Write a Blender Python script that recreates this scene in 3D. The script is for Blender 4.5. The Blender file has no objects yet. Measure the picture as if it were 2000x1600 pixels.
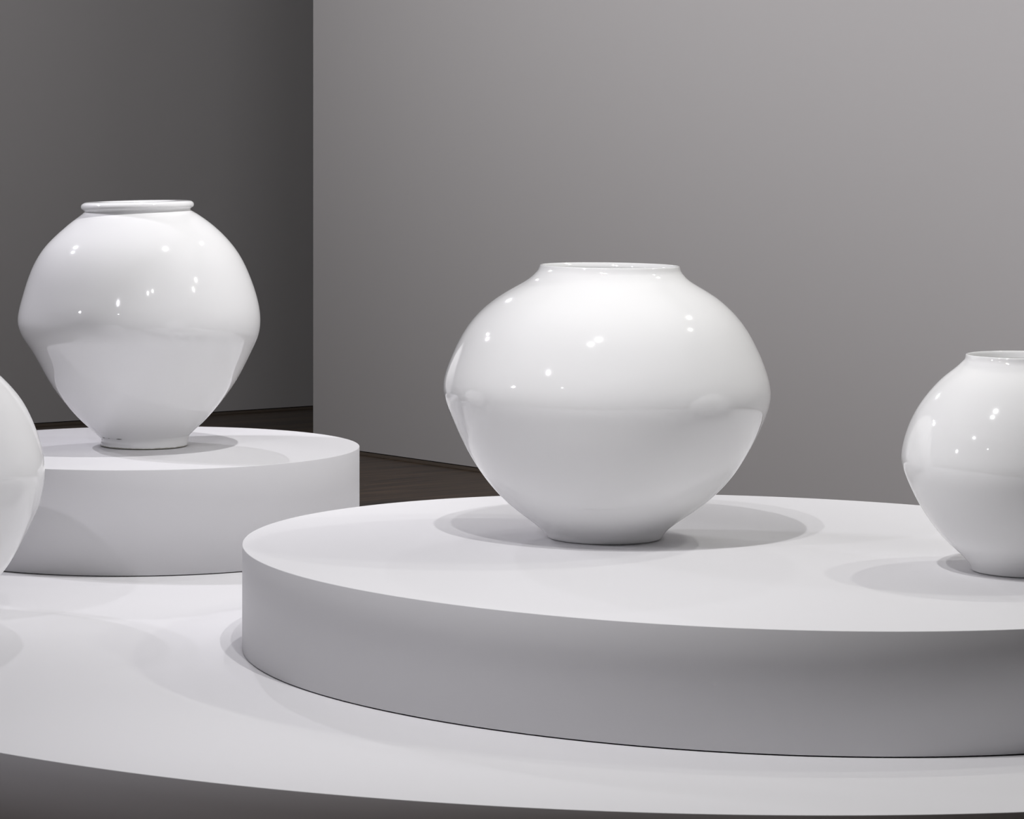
import bpy, bmesh, math
from mathutils import Vector

SC = bpy.context.scene
COL = SC.collection
PI = math.pi

# ---------------------------------------------------------------- camera
BASE_H = 0.22                      # thickness of the wide lowest platform
CAM_H = 1.0 + BASE_H               # eye height over the wooden floor
F_PX, CX, VH = 6000.0, 492.170, 259.738   # focal length, vertical axis and horizon in a 2000 x 1600 frame
cam = bpy.data.cameras.new('camera')
cam.sensor_fit = 'HORIZONTAL'
cam.sensor_width = 36.0
cam.lens = 36.0 * F_PX / 2000.0
cam.shift_x = (1000.0 - CX) / 2000.0
cam.shift_y = -(800.0 - VH) / 2000.0
cam.clip_end = 100.0
cam_o = bpy.data.objects.new('camera', cam)
cam_o.location = (0, 0, CAM_H)
cam_o.rotation_euler = (PI / 2, 0, 0)
COL.objects.link(cam_o)
SC.camera = cam_o

# ---------------------------------------------------------------- world, view, lights
SC.view_settings.view_transform = 'Standard'
SC.view_settings.look = 'None'
SC.view_settings.gamma = 1.0
SC.view_settings.use_curve_mapping = False
SC.view_settings.exposure = 0.0
SC.cycles.use_denoising = True
SC.cycles.denoising_prefilter = 'ACCURATE'
SC.cycles.use_adaptive_sampling = False
SC.cycles.max_bounces = 10
SC.cycles.diffuse_bounces = 6
SC.cycles.glossy_bounces = 5
SC.cycles.sample_clamp_indirect = 6.0
W = bpy.data.worlds.new('world')
SC.world = W
W.use_nodes = True
W.node_tree.nodes['Background'].inputs[0].default_value = (0.8, 0.85, 1, 1)
W.node_tree.nodes['Background'].inputs[1].default_value = 0.0

LAMP_Z = CAM_H + 1.2               # height of the track spotlights and the added fill spots
def spot(x, y, tx, ty, tz, power, col=(1, 1, 1), size=70, blend=0.7, rad=0.016, z=LAMP_Z):
    l = bpy.data.lights.new('track_or_fill_spotlight', 'SPOT')
    l.energy = power
    l.color = col
    l.spot_size = math.radians(size)
    l.spot_blend = blend
    l.shadow_soft_size = rad
    o = bpy.data.objects.new('track_or_fill_spotlight', l)
    o.location = (x, y, z)
    d = Vector((tx, ty, tz)) - Vector((x, y, z))
    o.rotation_euler = d.to_track_quat('-Z', 'Y').to_euler()
    COL.objects.link(o)
    return o
COOL = (0.955, 0.935, 1.0)
WARM = (1.0, 1.0, 0.94)
NEUT = (1.0, 0.99, 0.995)
#    x      y      target              power
spot(0.42, 4.93, 1.10, 5.35, 0.45, 66, NEUT, 120, 0.9)
spot(0.21, 4.78, 1.00, 5.35, 0.45, 46, NEUT, 120, 0.9)
spot(2.05, 6.42,  0.80, 5.80, 0.60, 26, WARM, 130)
spot(2.27, 5.97,  1.00, 5.60, 0.60, 21, WARM, 130)
spot(-1.72, 7.97, -0.20, 7.50, 0.60, 82, COOL, 66, 0.9)
spot(-1.93, 7.84, 0.90, 6.90, 0.60, 42, COOL, 60, 0.5)
spot(0.33, 7.00, -0.42, 7.30, 0.60, 70, NEUT, 92, 0.8)
spot(1.09, 8.11,  -0.26, 7.46, 0.60, 13, NEUT, 125)
spot(-1.76, 2.81, 0.50, 6.00, 0.50, 3, COOL, 70)
spot(-0.32, 9.00, 0.60, 6.20, 0.50, 42, COOL, 120)
spot(-1.35, 4.35, 0.00, 6.30, 0.20, 48, COOL, 80)
spot(-4.60, 4.60, 0.30, 5.60, 0.30, 44, COOL, 50, 0.8, 0.10)  # added fill from far left, lifts the left-facing plinth sides
spot(-0.60, 2.60, -0.30, 3.25, 0.00, 150, (1.0, 0.93, 0.82), 50, 0.35)  # added fill on the unseen front floor, bounces brown onto the platform side

# room axes: E1 runs along the right wall towards the viewer, E2 along the far wall to the left
ROOM_O = Vector((0.2372, 11.9044, 0))     # outer corner of the right-hand partition
ROT = math.radians(-55.003)
E1 = Vector((math.cos(ROT), math.sin(ROT), 0)); E2 = Vector((math.sin(ROT), -math.cos(ROT), 0))
def room_fill_light(name, s, t, z, w, h, aim, power, col):
    l = bpy.data.lights.new(name, 'AREA')
    l.shape = 'RECTANGLE'; l.size = w; l.size_y = h; l.energy = power; l.color = col
    o = bpy.data.objects.new(name, l)
    o.location = ROOM_O + E1 * s + E2 * t + Vector((0, 0, z))
    d = (E1 * aim[0] + E2 * aim[1] + Vector((0, 0, aim[2]))).normalized()
    xa = (E1 if abs(aim[1]) >= abs(aim[0]) else E2)
    ya = (-d).cross(xa).normalized()
    from mathutils import Matrix
    o.rotation_euler = Matrix((xa, ya, -d)).transposed().to_euler()
    COL.objects.link(o)
WALL_FILL_Z = CAM_H + 1.1
# added fills, unseen: soft area over the platforms, two strips brightening the right wall
room_fill_light('added_overhead_fill', 6.0, 4.0, CAM_H + 1.7, 5.0, 5.0, (0, 0, -1), 9, NEUT)
room_fill_light('added_wall_fill', 2.0, 2.6, WALL_FILL_Z, 3.4, 0.25, (0, -1, 0), 50, NEUT)
room_fill_light('added_wall_fill', 5.6, 2.6, WALL_FILL_Z, 3.0, 0.25, (0, -1, 0), 44, NEUT)

# ---------------------------------------------------------------- materials
def mat(name, base, rough=0.5, spec=0.5, coat=0.0):
    m = bpy.data.materials.new(name)
    m.use_nodes = True
    b = m.node_tree.nodes['Principled BSDF']
    b.inputs['Base Color'].default_value = (*base, 1)
    b.inputs['Roughness'].default_value = rough
    b.inputs['Specular IOR Level'].default_value = spec
    b.inputs['Coat Weight'].default_value = coat
    return m
def nd(m, t, **kw):
    n = m.node_tree.nodes.new(t)
    for k, v in kw.items():
        setattr(n, k, v)
    return n
def lk(m, a, b):
    m.node_tree.links.new(a, b)
def add_bump(m, scale, strength, dist, detail=2, stretch=(1, 1, 1)):
    tc = nd(m, 'ShaderNodeTexCoord'); mp = nd(m, 'ShaderNodeMapping')
    mp.inputs['Scale'].default_value = stretch
    no = nd(m, 'ShaderNodeTexNoise'); no.inputs['Scale'].default_value = scale; no.inputs['Detail'].default_value = detail
    bu = nd(m, 'ShaderNodeBump'); bu.inputs['Strength'].default_value = strength; bu.inputs['Distance'].default_value = dist
    lk(m, tc.outputs['Object'], mp.inputs['Vector']); lk(m, mp.outputs['Vector'], no.inputs['Vector'])
    lk(m, no.outputs['Fac'], bu.inputs['Height'])
    lk(m, bu.outputs['Normal'], m.node_tree.nodes['Principled BSDF'].inputs['Normal'])
    return tc

def glaze(name, base, chips=False):
    m = mat(name, base, 0.055, 0.8)
    add_bump(m, 9.0, 0.35, 0.0015, 1, (1, 1, 1.6))
    return m
M_GLAZE = glaze('milk_white_glaze', (0.90, 0.90, 0.90))
M_GLAZE_A = glaze('cool_white_glaze', (0.90, 0.90, 0.905))

# foot ring of the lipped jar: glaze that ends in a rough grey-beige unglazed edge, with dark specks at the seam
def foot_material():
    m = glaze('worn_foot_glaze', (0.90, 0.90, 0.905))
    b = m.node_tree.nodes['Principled BSDF']
    tc = nd(m, 'ShaderNodeTexCoord'); sp = nd(m, 'ShaderNodeSeparateXYZ'); lk(m, tc.outputs['Object'], sp.inputs[0])
    no = nd(m, 'ShaderNodeTexNoise'); no.inputs['Scale'].default_value = 60; no.inputs['Detail'].default_value = 4
    lk(m, tc.outputs['Object'], no.inputs['Vector'])
    a = nd(m, 'ShaderNodeMath', operation='MULTIPLY_ADD'); a.inputs[1].default_value = 0.006; a.inputs[2].default_value = 0.0012
    lk(m, no.outputs['Fac'], a.inputs[0])
    lt = nd(m, 'ShaderNodeMath', operation='LESS_THAN'); lk(m, sp.outputs['Z'], lt.inputs[0]); lk(m, a.outputs[0], lt.inputs[1])
    mx = nd(m, 'ShaderNodeMix', data_type='RGBA')
    mx.inputs[6].default_value = (0.90, 0.90, 0.905, 1); mx.inputs[7].default_value = (0.50, 0.49, 0.44, 1)
    lk(m, lt.outputs[0], mx.inputs[0])
    lk(m, mx.outputs[2], b.inputs['Base Color'])
    r = nd(m, 'ShaderNodeMath', operation='MULTIPLY_ADD'); r.inputs[1].default_value = 0.6; r.inputs[2].default_value = 0.08
    lk(m, lt.outputs[0], r.inputs[0]); lk(m, r.outputs[0], b.inputs['Roughness'])
    return m
M_FOOT_A = foot_material()
M_CRACK = mat('dark_seam_crack', (0.08, 0.075, 0.07), 0.8, 0.2)

M_PLINTH = mat('matte_white_plinth_paint', (0.722, 0.717, 0.732), 0.55, 0.25)
add_bump(M_PLINTH, 40.0, 0.03, 0.001, 3)
M_SHADOWGAP = mat('shadow_gap_black', (0.012, 0.012, 0.013), 0.9, 0.1)  # shade of the toe recess put into a near-black colour
M_WALL = mat('grey_wall_paint', (0.50, 0.485, 0.49), 0.75, 0.2)
add_bump(M_WALL, 90.0, 0.05, 0.001, 4)
M_DIM = mat('bounce_dimmed_wall', (0.12, 0.115, 0.115), 0.8, 0.2)  # unseen passage wall darkened to cut bounced light on the far wall
M_REVEAL = mat('shaded_reveal_black', (0.02, 0.019, 0.018), 0.9, 0.1)  # near-black colour carries the shade inside the wall reveal
M_CEIL = mat('grey_ceiling_paint', (0.35, 0.35, 0.35), 0.9, 0.1)

# room axes: E1 runs along the right wall towards the viewer, E2 along the far wall to the left
def wood_material(name, light, dark, rough=0.35, plank_w=0.12):
    m = mat(name, light, rough, 0.22)
    b = m.node_tree.nodes['Principled BSDF']
    tc = nd(m, 'ShaderNodeTexCoord'); mp = nd(m, 'ShaderNodeMapping')
    mp.inputs['Rotation'].default_value = (0, 0, -math.atan2(E2.y, E2.x))      # x along the boards
    lk(m, tc.outputs['Object'], mp.inputs['Vector'])
    br = nd(m, 'ShaderNodeTexBrick'); br.offset = 0.37; br.squash = 1
    br.inputs['Scale'].default_value = 1; br.inputs['Brick Width'].default_value = 1.3; br.inputs['Row Height'].default_value = plank_w
    br.inputs['Mortar Size'].default_value = 0.0012; br.inputs['Bias'].default_value = 0
    br.inputs['Color1'].default_value = (0.75, 0.75, 0.75, 1); br.inputs['Color2'].default_value = (1.15, 1.15, 1.15, 1); br.inputs['Mortar'].default_value = (0.3, 0.3, 0.3, 1)
    lk(m, mp.outputs['Vector'], br.inputs['Vector'])
    m2 = nd(m, 'ShaderNodeMapping'); m2.inputs['Scale'].default_value = (2.2, 30, 1); lk(m, mp.outputs['Vector'], m2.inputs['Vector'])
    no = nd(m, 'ShaderNodeTexNoise'); no.inputs['Scale'].default_value = 1.0; no.inputs['Detail'].default_value = 6; no.inputs['Distortion'].default_value = 0.6
    lk(m, m2.outputs['Vector'], no.inputs['Vector'])
    cr = nd(m, 'ShaderNodeValToRGB'); cr.color_ramp.elements[0].position = 0.35; cr.color_ramp.elements[1].position = 0.68
    cr.color_ramp.elements[0].color = (*dark, 1); cr.color_ramp.elements[1].color = (*light, 1)
    lk(m, no.outputs['Fac'], cr.inputs['Fac'])
    mx = nd(m, 'ShaderNodeMix', data_type='RGBA', blend_type='MULTIPLY'); mx.inputs[0].default_value = 1
    lk(m, cr.outputs['Color'], mx.inputs[6]); lk(m, br.outputs['Color'], mx.inputs[7])
    lk(m, mx.outputs[2], b.inputs['Base Color'])
    return m
M_FLOOR = wood_material('dark_brown_floorboards', (0.128, 0.080, 0.047), (0.030, 0.019, 0.011))
M_BASE = mat('dark_wood_baseboard', (0.13, 0.105, 0.085), 0.5, 0.3)

# ---------------------------------------------------------------- helpers
def link(name, me, parent=None, m=None):
    o = bpy.data.objects.new(name, me); COL.objects.link(o)
    if m: me.materials.append(m)
    if parent: o.parent = parent
    return o
def bm_obj(name, bm, m, parent=None, smooth=False):
    me = bpy.data.meshes.new(name); bm.normal_update(); bm.to_mesh(me); bm.free()
    if smooth:
        for p in me.polygons: p.use_smooth = True
    return link(name, me, parent, m)
def structure(o):
    o['kind'] = 'structure'; return o
def tag(o, label, cat, group=None):
    o['label'] = label; o['category'] = cat
    if group: o['group'] = group
    return o

O = ROOM_O          # outer corner of the right-hand partition
def room_box(name, s0, s1, t0, t1, z0, z1, m):
    """box in room coordinates: s along the right wall, t along the far wall"""
    bm = bmesh.new(); v = []
    for z in (z0, z1):
        for s, t in ((s0, t0), (s1, t0), (s1, t1), (s0, t1)):
            v.append(bm.verts.new(O + E1 * s + E2 * t + Vector((0, 0, z))))
    for q in ((0, 1, 2, 3), (7, 6, 5, 4), (0, 4, 5, 1), (1, 5, 6, 2), (2, 6, 7, 3), (3, 7, 4, 0)):
        bm.faces.new([v[i] for i in q])
    bmesh.ops.recalc_face_normals(bm, faces=bm.faces)
    return structure(bm_obj(name, bm, m))

# ---------------------------------------------------------------- the room
ROOM_H = CAM_H + 2.6
S_BACK = -1.3634
GAP0, GAP1 = 0.010, 0.0135               # thin wooden strip, then a dark reveal under the wall board
room_box('floor', S_BACK - 0.3, 14.5, -4.3, 10.3, -0.1, 0.0, M_FLOOR)
room_box('ceiling', S_BACK - 0.3, 14.5, -4.3, 10.3, ROOM_H, ROOM_H + 0.1, M_CEIL)
room_box('wall_right', 0.0, 14.2, -0.16, 0.0, GAP1, ROOM_H, M_WALL)
room_box('wall_far', S_BACK - 0.2, S_BACK, -4.2, 10.0, GAP1, ROOM_H, M_WALL)
room_box('wall_left', S_BACK, 14.2, 10.0, 10.2, 0.0, ROOM_H, M_WALL)
room_box('wall_near', 14.2, 14.4, -4.2, 10.2, 0.0, ROOM_H, M_WALL)
room_box('wall_passage', S_BACK, 14.2, -4.2, -4.0, 0.0, ROOM_H, M_DIM)
room_box('trim_1', 0.012, 14.2, -0.15, -0.012, 0.0, GAP1, M_REVEAL)
room_box('trim_2', S_BACK - 0.19, S_BACK - 0.012, -4.2, 10.0, 0.0, GAP1, M_REVEAL)
room_box('baseboard_right', 0.004, 14.2, -0.012, 0.006, 0.0, GAP0, M_BASE)
room_box('baseboard_far', S_BACK - 0.012, S_BACK + 0.006, -4.0, 10.0, 0.0, GAP0, M_BASE)

# ---------------------------------------------------------------- platforms
def plinth(name, spec, z0, z1, label, cat, lip=0.0022, seg=512):
    X, Y, R, ea, eb = spec
    # one turned profile: recessed foot coloured black for its shade, side, softly eased edge, flat top
    e = 0.0012
    prof = [(-0.018, 0.0), (-0.018, lip), (0.0, lip), (0.0, z1 - z0 - e), (-e * 0.3, z1 - z0 - e * 0.3), (-e, z1 - z0)]
    bm = bmesh.new(); rows = []
    for dr, z in prof:
        row = []
        for i in range(seg):
            th = 2 * PI * i / seg
            r = R * (1 + ea * math.cos(2 * th) + eb * math.sin(2 * th)) + dr
            row.append(bm.verts.new((r * math.cos(th), r * math.sin(th), z)))
        rows.append(row)
    foot = []
    for k in range(len(rows) - 1):
        for i in range(seg):
            j = (i + 1) % seg
            f = bm.faces.new((rows[k][i], rows[k][j], rows[k + 1][j], rows[k + 1][i]))
            f.smooth = k not in (1,)
            if k < 2: f.material_index = 1
    bm.faces.new(rows[-1]); bm.faces.new(list(reversed(rows[0])))
    for ed in bm.edges:
        if len(ed.link_faces) == 2 and ed.calc_face_angle(0) > 0.5: ed.smooth = False
    bmesh.ops.recalc_face_normals(bm, faces=bm.faces)
    o = bm_obj(name, bm, M_PLINTH)
    o.data.materials.append(M_SHADOWGAP)
    o.location = (X, Y, z0)
    return tag(o, label, cat)

ZC = BASE_H
ZB = ZC + 0.20280
ZA = ZC + 0.24032
plinth('low_platform', (0.73980, 6.35320, 1.86090, 0.00680, -0.02860), 0.0, ZC,
       'very wide low white round platform on the floor, carrying both round plinths', 'platform')
plinth('round_plinth', (0.92530, 5.85145, 0.93534, 0.00304, -0.05864), ZC, ZB,
       'large white round plinth at right, under the two thin-rimmed jars', 'plinth')
plinth('round_plinth', (-0.26319, 7.43692, 0.52027, 0.00579, 0.03060), ZC, ZA,
       'smaller, taller white round plinth at left, under the jar with a rolled lip', 'plinth')

# ---------------------------------------------------------------- jars
# each row: sideways shift of the ring, radius, height over the foot, tilt (thrown in two halves, slightly uneven)
RINGS_LIPPED = [
    (-0.01492,0.13192,0.59113,-0.02), (-0.01529,0.13425,0.58969,-0.02), (-0.01562,0.13625,0.58803,-0.02), (-0.01582,0.13736,0.58566,-0.02), (-0.01598,0.13783,0.58301,-0.02),
    (-0.01604,0.13744,0.5805,-0.02), (-0.01583,0.13654,0.57794,-0.02), (-0.01655,0.13475,0.57598,-0.02), (-0.01785,0.13138,0.57556,-0.02), (-0.01761,0.12888,0.57346,-0.02),
    (-0.01509,0.12925,0.56986,-0.02), (-0.0125,0.13801,0.5635,-0.02), (-0.01357,0.14913,0.55658,-0.02), (-0.01321,0.15877,0.54974,-0.02), (-0.0129,0.16823,0.54253,-0.02),
    (-0.01281,0.17748,0.53505,-0.02), (-0.01291,0.18651,0.52733,-0.02), (-0.01314,0.19538,0.51942,-0.02), (-0.01347,0.20407,0.51133,-0.02), (-0.01382,0.21245,0.50295,-0.02),
    (-0.01417,0.22054,0.49425,-0.02), (-0.01434,0.2282,0.48515,-0.02), (-0.01426,0.23539,0.47567,-0.02), (-0.01407,0.24205,0.46584,-0.02), (-0.01383,0.24813,0.45563,-0.02),
    (-0.01361,0.25373,0.44516,-0.02), (-0.01345,0.25886,0.43445,-0.02), (-0.01323,0.2636,0.42355,-0.02), (-0.01292,0.26799,0.41251,-0.02), (-0.0126,0.27208,0.40135,-0.02),
    (-0.01227,0.27591,0.39012,-0.02), (-0.01193,0.27955,0.37883,-0.02), (-0.01186,0.28304,0.36749,-0.02), (-0.01191,0.2863,0.35609,-0.02), (-0.01192,0.28933,0.34462,-0.02),
    (-0.01203,0.29188,0.33303,-0.02), (-0.01202,0.2935,0.32125,-0.02), (-0.01257,0.2951,0.30946,-0.02), (-0.01162,0.29466,0.29755,-0.02), (-0.00873,0.29116,0.28534,-0.02),
    (-0.00754,0.2884,0.27323,-0.02), (-0.006,0.28421,0.26145,-0.02), (-0.00352,0.27728,0.25103,-0.02), (-0.00229,0.27092,0.24006,-0.02), (-0.00192,0.26491,0.22862,-0.02),
    (-0.00126,0.25864,0.21734,-0.02), (-0.00074,0.25258,0.20594,-0.02), (-0.00065,0.24677,0.19444,-0.02), (-0.00057,0.24094,0.183,-0.02), (-0.00051,0.23491,0.17171,-0.02),
    (-0.00036,0.22851,0.16065,-0.02), (-0.00029,0.2218,0.1498,-0.02), (-0.0002,0.21467,0.13924,-0.02), (-7e-05,0.20727,0.12888,-0.02), (5e-05,0.19963,0.11866,-0.02),
    (0.00014,0.19177,0.10859,-0.02), (0.00017,0.18372,0.09867,-0.02), (0.00024,0.17543,0.08898,-0.02), (0.0004,0.1669,0.07951,-0.02), (0.00049,0.15815,0.07023,-0.01963),
    (0.00036,0.14913,0.0612,-0.01707), (0.00017,0.13993,0.05233,-0.01459), (2e-05,0.13034,0.04383,-0.01217), (-0.00026,0.11991,0.03596,-0.00994), (-0.00027,0.11152,0.02648,-0.00734),
    (0.00091,0.10814,0.02299,-0.00621), (0.0032,0.10482,0.01884,-0.00501), (0.00212,0.1052,0.01344,-0.00373), (9e-05,0.10666,0.0086,-0.00242), (-0,0.10581,0.00407,-0.00114),
    (0.00025,0.10433,0,-0),
]
RINGS_WIDE = [
    (0.01017,0.13674,0.53515,0.00882), (0.00979,0.13965,0.52651,0.00926), (0.00938,0.14478,0.51899,0.00971), (0.00921,0.15103,0.51243,0.01016), (0.00933,0.15829,0.5071,0.0106),
    (0.00951,0.16589,0.50233,0.01103), (0.00965,0.17365,0.4979,0.01143), (0.00975,0.18142,0.49352,0.01183), (0.00984,0.18914,0.48909,0.01225), (0.00987,0.19679,0.48455,0.01274),
    (0.0098,0.20428,0.47977,0.01331), (0.00965,0.21163,0.4748,0.01399), (0.00942,0.2188,0.46959,0.01477), (0.00911,0.2258,0.46414,0.01562), (0.00879,0.23261,0.45847,0.01652),
    (0.00849,0.23922,0.45257,0.01743), (0.00818,0.24562,0.44643,0.01834), (0.00788,0.25178,0.44006,0.01922), (0.00762,0.25767,0.43344,0.02004), (0.00735,0.26328,0.42658,0.02078),
    (0.00704,0.26858,0.41949,0.02145), (0.00675,0.27359,0.41219,0.02202), (0.00648,0.27832,0.40469,0.02252), (0.00623,0.28278,0.39702,0.02295), (0.00605,0.28701,0.38921,0.02331),
    (0.00594,0.29103,0.38129,0.02362), (0.00582,0.29488,0.37328,0.02389), (0.00569,0.29855,0.3652,0.02414), (0.00558,0.30205,0.35704,0.02438), (0.00542,0.30539,0.34882,0.02462),
    (0.00517,0.30858,0.34055,0.02487), (0.00491,0.31156,0.33222,0.02511), (0.00458,0.31421,0.32381,0.02534), (0.00417,0.31657,0.31532,0.02553), (0.00377,0.31838,0.30675,0.02566),
    (0.00333,0.31962,0.29809,0.02574), (0.00293,0.32006,0.28946,0.02576), (0.00249,0.31936,0.27897,0.02571), (0.0023,0.31711,0.26873,0.02559), (0.0023,0.31375,0.25866,0.0254),
    (0.00233,0.30997,0.24862,0.02514), (0.00237,0.30595,0.23861,0.02483), (0.00239,0.30189,0.2286,0.02448), (0.00233,0.29769,0.2187,0.0241), (0.00215,0.29329,0.2089,0.0237),
    (0.0019,0.28868,0.19919,0.02329), (0.00162,0.28382,0.18961,0.02286), (0.00136,0.27876,0.18009,0.0224), (0.00122,0.27354,0.17065,0.02192), (0.00118,0.26813,0.16133,0.0214),
    (0.00118,0.26254,0.15211,0.02083), (0.00117,0.25679,0.14303,0.0202), (0.00101,0.25076,0.13419,0.01949), (0.00074,0.24437,0.12558,0.01869), (0.00045,0.23773,0.11714,0.01778),
    (0.00019,0.23088,0.10887,0.01675), (-0.0001,0.2238,0.10079,0.0156), (-0.00037,0.21648,0.09294,0.01433), (-0.00064,0.20893,0.08532,0.01293), (-0.00087,0.20113,0.07795,0.01141),
    (-0.00106,0.1931,0.07083,0.00976), (-0.00123,0.18483,0.06398,0.00801), (-0.00137,0.17633,0.05742,0.00628), (-0.00155,0.16763,0.05108,0.00469), (-0.00171,0.15885,0.04482,0.00338),
    (-0.00184,0.14995,0.03865,0.0024), (-0.00192,0.14115,0.03226,0.0017), (-0.00195,0.13248,0.0256,0.00119), (-0.00157,0.12399,0.01869,0.00079), (-0.00068,0.11553,0.01119,0.0004),
    (0.00024,0.11088,0,2e-05),
]
RINGS_SMALL = [
    (-0.00045,0.10376,0.39264,0), (-0.00017,0.10544,0.38538,0), (-0.00052,0.10989,0.37977,0), (-0.00073,0.11472,0.37491,0), (-0.00072,0.11936,0.37014,0),
    (-0.00079,0.12455,0.36605,0), (-0.00088,0.12978,0.36219,0), (-0.00096,0.13472,0.35812,0), (-0.00102,0.1396,0.35398,0), (-0.00109,0.14436,0.34975,0),
    (-0.00116,0.14892,0.34535,0), (-0.00121,0.15334,0.34079,0), (-0.00127,0.15763,0.33611,0), (-0.00133,0.1618,0.33132,0), (-0.00139,0.16585,0.32641,0),
    (-0.00145,0.16982,0.32141,0), (-0.00151,0.1737,0.31636,0), (-0.00157,0.17746,0.31123,0), (-0.00163,0.18107,0.30603,0), (-0.00168,0.18456,0.30073,0),
    (-0.00173,0.18789,0.29537,0), (-0.00178,0.19103,0.28992,0), (-0.00182,0.194,0.28436,0), (-0.00187,0.19681,0.27872,0), (-0.00191,0.19947,0.27302,0),
    (-0.00195,0.20197,0.26724,0), (-0.00199,0.2043,0.2614,0), (-0.00202,0.20645,0.2555,0), (-0.00205,0.20844,0.24955,0), (-0.00207,0.21027,0.24354,0),
    (-0.0021,0.21193,0.23749,0), (-0.00212,0.21341,0.23139,0), (-0.00214,0.21475,0.22524,0), (-0.00215,0.21594,0.21912,0), (-0.00215,0.21679,0.2131,0),
    (-0.00214,0.21725,0.20714,0), (-0.00211,0.21728,0.20134,0), (-0.00207,0.21665,0.19484,0), (-0.00202,0.21548,0.18837,0), (-0.00196,0.21376,0.18188,0),
    (-0.0019,0.21164,0.17537,0), (-0.00184,0.2092,0.16887,0), (-0.00178,0.20651,0.16236,0), (-0.00172,0.20369,0.15584,0), (-0.00167,0.20077,0.14935,0),
    (-0.00161,0.19777,0.14289,0), (-0.00155,0.19468,0.13647,0), (-0.00149,0.19152,0.13009,0), (-0.00143,0.18827,0.12377,0), (-0.00137,0.18491,0.11752,0),
    (-0.0013,0.18144,0.11131,0), (-0.00124,0.17787,0.10517,0), (-0.00117,0.17419,0.09914,0), (-0.0011,0.17035,0.09322,0), (-0.00103,0.16635,0.08737,0),
    (-0.00096,0.16221,0.08161,0), (-0.00089,0.15794,0.07592,0), (-0.00083,0.15358,0.07031,0), (-0.00075,0.1491,0.06484,0), (-0.00068,0.14446,0.05953,0),
    (-0.0006,0.13963,0.05437,0), (-0.00053,0.13464,0.04935,0), (-0.00044,0.1295,0.04453,0), (-0.00038,0.12408,0.03984,0), (-0.00034,0.11867,0.03501,0),
    (-0.00034,0.11322,0.0301,0), (-0.0004,0.1079,0.0249,0), (-0.00027,0.10328,0.01899,0), (-0.0001,0.09825,0.01332,0), (-0.00027,0.09337,0.00665,0),
    (-0.00037,0.09365,0,0),
]
RINGS_NEAR = [
    (0.00017,0.10005,0.55958,0), (0.00019,0.10775,0.55449,0), (0.00022,0.11531,0.54954,0), (0.00025,0.12269,0.54436,0), (0.00029,0.13,0.53905,0),
    (0.00032,0.13722,0.53362,0), (0.00036,0.1444,0.52815,0), (0.0004,0.15153,0.5226,0), (0.00043,0.15857,0.51694,0), (0.00047,0.1655,0.51117,0),
    (0.00052,0.17235,0.50529,0), (0.00056,0.17908,0.49928,0), (0.0006,0.18568,0.49313,0), (0.00065,0.19213,0.48683,0), (0.00069,0.19836,0.48033,0),
    (0.00074,0.20442,0.47365,0), (0.00078,0.21034,0.46685,0), (0.00082,0.21602,0.45986,0), (0.00086,0.22144,0.45268,0), (0.00091,0.22651,0.44526,0),
    (0.00094,0.23122,0.43761,0), (0.00098,0.23562,0.42976,0), (0.00101,0.23973,0.42176,0), (0.00105,0.24362,0.41364,0), (0.00108,0.24727,0.4054,0),
    (0.0011,0.25071,0.39708,0), (0.00113,0.25395,0.38867,0), (0.00116,0.25704,0.3802,0), (0.00119,0.25997,0.37168,0), (0.00121,0.26266,0.36309,0),
    (0.00124,0.26512,0.35444,0), (0.00125,0.26728,0.34572,0), (0.00126,0.26912,0.33692,0), (0.00128,0.27071,0.32807,0), (0.0013,0.27207,0.31918,0),
    (0.0013,0.27307,0.31027,0), (0.0013,0.27354,0.3014,0), (0.0013,0.27307,0.29102,0), (0.00128,0.2718,0.28066,0), (0.00127,0.2703,0.27026,0),
    (0.00125,0.26855,0.25991,0), (0.00123,0.26651,0.24962,0), (0.0012,0.2641,0.23945,0), (0.00117,0.26109,0.22947,0), (0.00114,0.25754,0.21966,0),
    (0.00109,0.25348,0.21007,0), (0.00106,0.24898,0.20059,0), (0.00102,0.24439,0.19113,0), (0.00098,0.23967,0.18171,0), (0.00095,0.23498,0.17225,0),
    (0.00091,0.23028,0.16281,0), (0.00087,0.22553,0.15341,0), (0.00083,0.22072,0.14404,0), (0.00078,0.21575,0.13478,0), (0.00075,0.2106,0.12562,0),
    (0.00071,0.20522,0.11663,0), (0.00066,0.19944,0.10793,0), (0.00062,0.19331,0.09945,0), (0.00057,0.18682,0.09129,0), (0.00052,0.1799,0.08349,0),
    (0.00048,0.17264,0.07594,0), (0.00043,0.16517,0.06857,0), (0.00039,0.15753,0.06143,0), (0.00036,0.1496,0.05457,0), (0.00031,0.14154,0.04778,0),
    (0.00027,0.13356,0.04089,0), (0.00023,0.12518,0.03445,0), (0.00022,0.11689,0.02759,0), (0.00017,0.1099,0.01937,0), (0.0001,0.10367,0.0102,0),
    (0.00017,0.10298,0,0),
]

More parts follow.
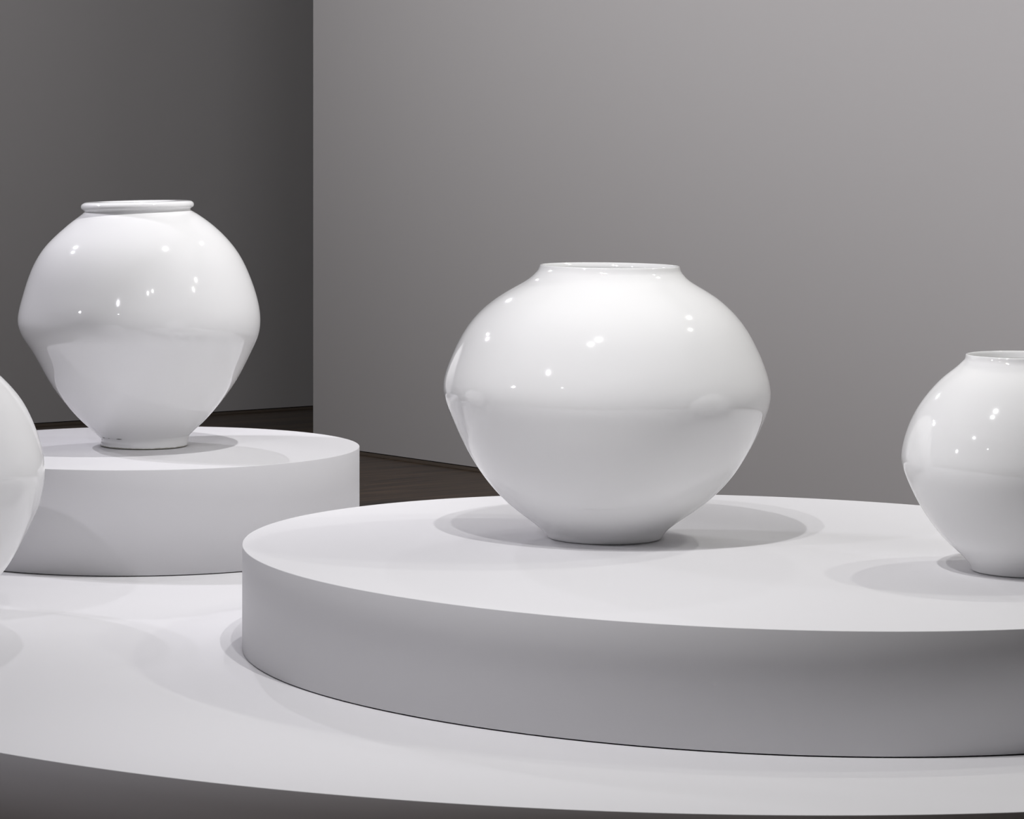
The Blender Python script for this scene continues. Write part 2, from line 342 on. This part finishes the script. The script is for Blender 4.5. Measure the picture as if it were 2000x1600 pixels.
def relax(rows, fixed, n):
    rows = [list(r) for r in rows]
    for _ in range(n):
        new = [list(r) for r in rows]
        for i in range(1, len(rows) - 1):
            if i in fixed: continue
            for c in range(4):
                new[i][c] = 0.25 * rows[i - 1][c] + 0.5 * rows[i][c] + 0.25 * rows[i + 1][c]
        rows = new
    return rows
def refine(rows, sharp):
    """insert a Catmull-Rom midpoint between rings; returns rows and the new index of each sharp ring"""
    out = []; idx = {}
    n = len(rows)
    for i in range(n):
        idx[i] = len(out); out.append(rows[i])
        if i == n - 1: break
        a = rows[i - 1] if i > 0 and i not in sharp else [2 * rows[i][c] - rows[i + 1][c] for c in range(4)]
        d = rows[i + 2] if i + 2 < n and i + 1 not in sharp else [2 * rows[i + 1][c] - rows[i][c] for c in range(4)]
        out.append([(-a[c] + 9 * rows[i][c] + 9 * rows[i + 1][c] - d[c]) / 16 for c in range(4)])
    return out, [idx[s] for s in sharp]

def make_jar(rings, xy, z0, label, group, mats, sharp=(), neck=6, foot=66, wall=0.007, lip='thin', smooth=2, seg=256):
    rings = relax(rings, set(sharp) | {0, 1}, smooth)
    n0 = len(rings)
    rings, sh = refine(rings, list(sharp))
    neck *= 2; foot *= 2
    outer = rings                                     # top to foot
    top = outer[0]
    inner = []
    if lip == 'thin':
        w = 0.0042                                    # rounded thin rim, then the inner wall
        for a in (30, 65, 90, 115, 150):
            t = math.radians(a)
            inner.append([top[0], top[1] - w / 2 + w / 2 * math.cos(t), top[2] + w / 2 * math.sin(t) * 0.8, top[3]])
        ref = outer
    else:
        w = 0.042
        for a in (25, 50, 75, 95, 120, 150, 180):
            t = math.radians(a)
            inner.append([top[0], top[1] - w / 2 + w / 2 * math.cos(t), top[2] + 0.0030 * math.sin(t), top[3]])
        inner.append([top[0], top[1] - w - 0.012, top[2] - 0.006, top[3]])
        ref = [r for r in outer if r[2] < outer[sh[0]][2] - 0.004]
    rmin = inner[-1]
    last = rmin
    for r in ref[1::2]:
        if r[2] > last[2] - 0.003 or r[2] < 0.03: continue
        # wall thickness grows a little from the rim down
        th = wall * min(1.0, 0.55 + (top[2] - r[2]) * 12)
        row = [r[0], max(r[1] - th, 0.02), r[2], r[3]]
        if lip == 'thin' and top[2] - r[2] < 0.019:   # the inside of the neck narrows a little before it opens out
            row[1] = top[1] - 0.0045 - 0.4 * (top[2] - r[2])
        inner.append(row); last = row
    inner.append([last[0], last[1] * 0.6, 0.022, 0]); inner.append([last[0], 0.0, 0.020, 0])
    outer[-1][2] = 0.0022                             # eased standing edge: a thin dark line under the foot
    under = [[outer[-1][0], outer[-1][1] - 0.0045, 0.0016, 0], [outer[-1][0], outer[-1][1] - 0.0055, 0.0, 0], [outer[-1][0], outer[-1][1] - 0.010, 0.0, 0], [outer[-1][0], outer[-1][1] - 0.014, 0.008, 0], [outer[-1][0], 0.0, 0.010, 0]]
    prof = list(reversed(inner)) + outer + under      # inner bottom ... rim ... foot ... underside centre
    ni = len(inner)
    # which part a band between ring k and k+1 belongs to
    def part_of(k):
        if k < ni:
            return 'rim' if prof[k][2] > outer[neck][2] else 'body'
        kk = k - ni
        if kk < neck: return 'rim'
        if kk < foot: return 'body'
        return 'foot_ring'
    bm = bmesh.new(); rows = []
    for sx, r, z, t in prof:
        if r < 1e-6:
            rows.append([bm.verts.new((sx, 0, z))] * seg); continue
        rows.append([bm.verts.new((sx + r * math.cos(2 * PI * i / seg), r * math.sin(2 * PI * i / seg), z - t * r * math.cos(2 * PI * i / seg))) for i in range(seg)])
    part_layer = bm.faces.layers.int.new('part')
    keys = ['body', 'rim', 'foot_ring']
    for k in range(len(rows) - 1):
        p = keys.index(part_of(k))
        for i in range(seg):
            j = (i + 1) % seg
            vs = [rows[k][i], rows[k][j], rows[k + 1][j], rows[k + 1][i]]
            uniq = []
            for v in vs:
                if v not in uniq: uniq.append(v)
            f = bm.faces.new(uniq); f[part_layer] = p; f.smooth = True
    bmesh.ops.recalc_face_normals(bm, faces=bm.faces)
    bm.normal_update()
    root = bpy.data.objects.new('moon_jar', None)
    root.empty_display_size = 0.1
    COL.objects.link(root)
    root.location = (xy[0], xy[1], z0)
    tag(root, label, 'jar', group)
    bm.verts.ensure_lookup_table()
    for pi, key in enumerate(keys):
        faces = [f for f in bm.faces if f[part_layer] == pi]
        own = {}
        if lip == 'rolled':                           # crisp creases under the lip and over the foot
            for f in faces:
                for v in f.verts:
                    own[v.index] = own.get(v.index, Vector()) + f.normal * f.calc_area()
        vmap = {}; vl = []; nl = []; fl = []
        for f in faces:
            ids = []
            for v in f.verts:
                if v.index not in vmap:
                    vmap[v.index] = len(vl); vl.append(v.co.copy()); nl.append(own[v.index].normalized() if v.index in own else v.normal.copy())
                ids.append(vmap[v.index])
            fl.append(ids)
        me = bpy.data.meshes.new(key); me.from_pydata(vl, [], fl)
        for p in me.polygons: p.use_smooth = True
        me.normals_split_custom_set_from_vertices(nl)
        link(key, me, root, mats.get(key, mats['body']))
    bm.free()
    return root

GROUP = 'white porcelain moon jars on the platforms'
jar_a = make_jar(RINGS_LIPPED, (-0.26228, 7.45932), ZA, 'tall white porcelain jar with a thick rolled lip and straight foot, on the taller plinth', GROUP,
         {'body': M_GLAZE_A, 'rim': M_GLAZE_A, 'foot_ring': M_FOOT_A}, sharp=(10, 64), neck=10, foot=64, lip='rolled')
jar_b = make_jar(RINGS_WIDE, (0.69360, 6.04503), ZB, 'widest white porcelain jar with a thin flared rim, left of two on the large plinth', GROUP, {'body': M_GLAZE})
jar_d = make_jar(RINGS_SMALL, (1.40394, 5.58288), ZB, 'smaller white porcelain jar cut by the right edge, on the large plinth', GROUP, {'body': M_GLAZE})
jar_e = make_jar(RINGS_NEAR, (-0.70263, 6.34745), ZC, 'white porcelain jar cut by the left edge, in front of the taller plinth', GROUP, {'body': M_GLAZE_A})

# three short dark glaze cracks along the seam over the foot of the lipped jar
ringk = RINGS_LIPPED[64]
for i, (a0, a1, th) in enumerate(((-2.62, -2.53, 0.0010), (-2.40, -2.36, 0.0008), (-2.17, -2.02, 0.0014))):
    bm = bmesh.new(); n = 8; rows = []
    for k in range(n + 1):
        a = a0 + (a1 - a0) * k / n
        w = th * math.sin(PI * k / n) * 0.5 + 0.00012
        row = []
        for dz, dr in ((-w, 0.0), (0, 0.0006), (w, 0.0)):
            r = ringk[1] + 0.0006 + dr
            row.append(bm.verts.new((ringk[0] + r * math.cos(a), r * math.sin(a), ringk[2] - 0.0007 + dz - ringk[3] * r * math.cos(a))))
        rows.append(row)
    for k in range(n):
        for c in range(2):
            bm.faces.new((rows[k][c], rows[k][c + 1], rows[k + 1][c + 1], rows[k + 1][c]))
    o = bm_obj('glaze_crack', bm, M_CRACK, jar_a); o['label'] = 'dark hairline glaze crack'
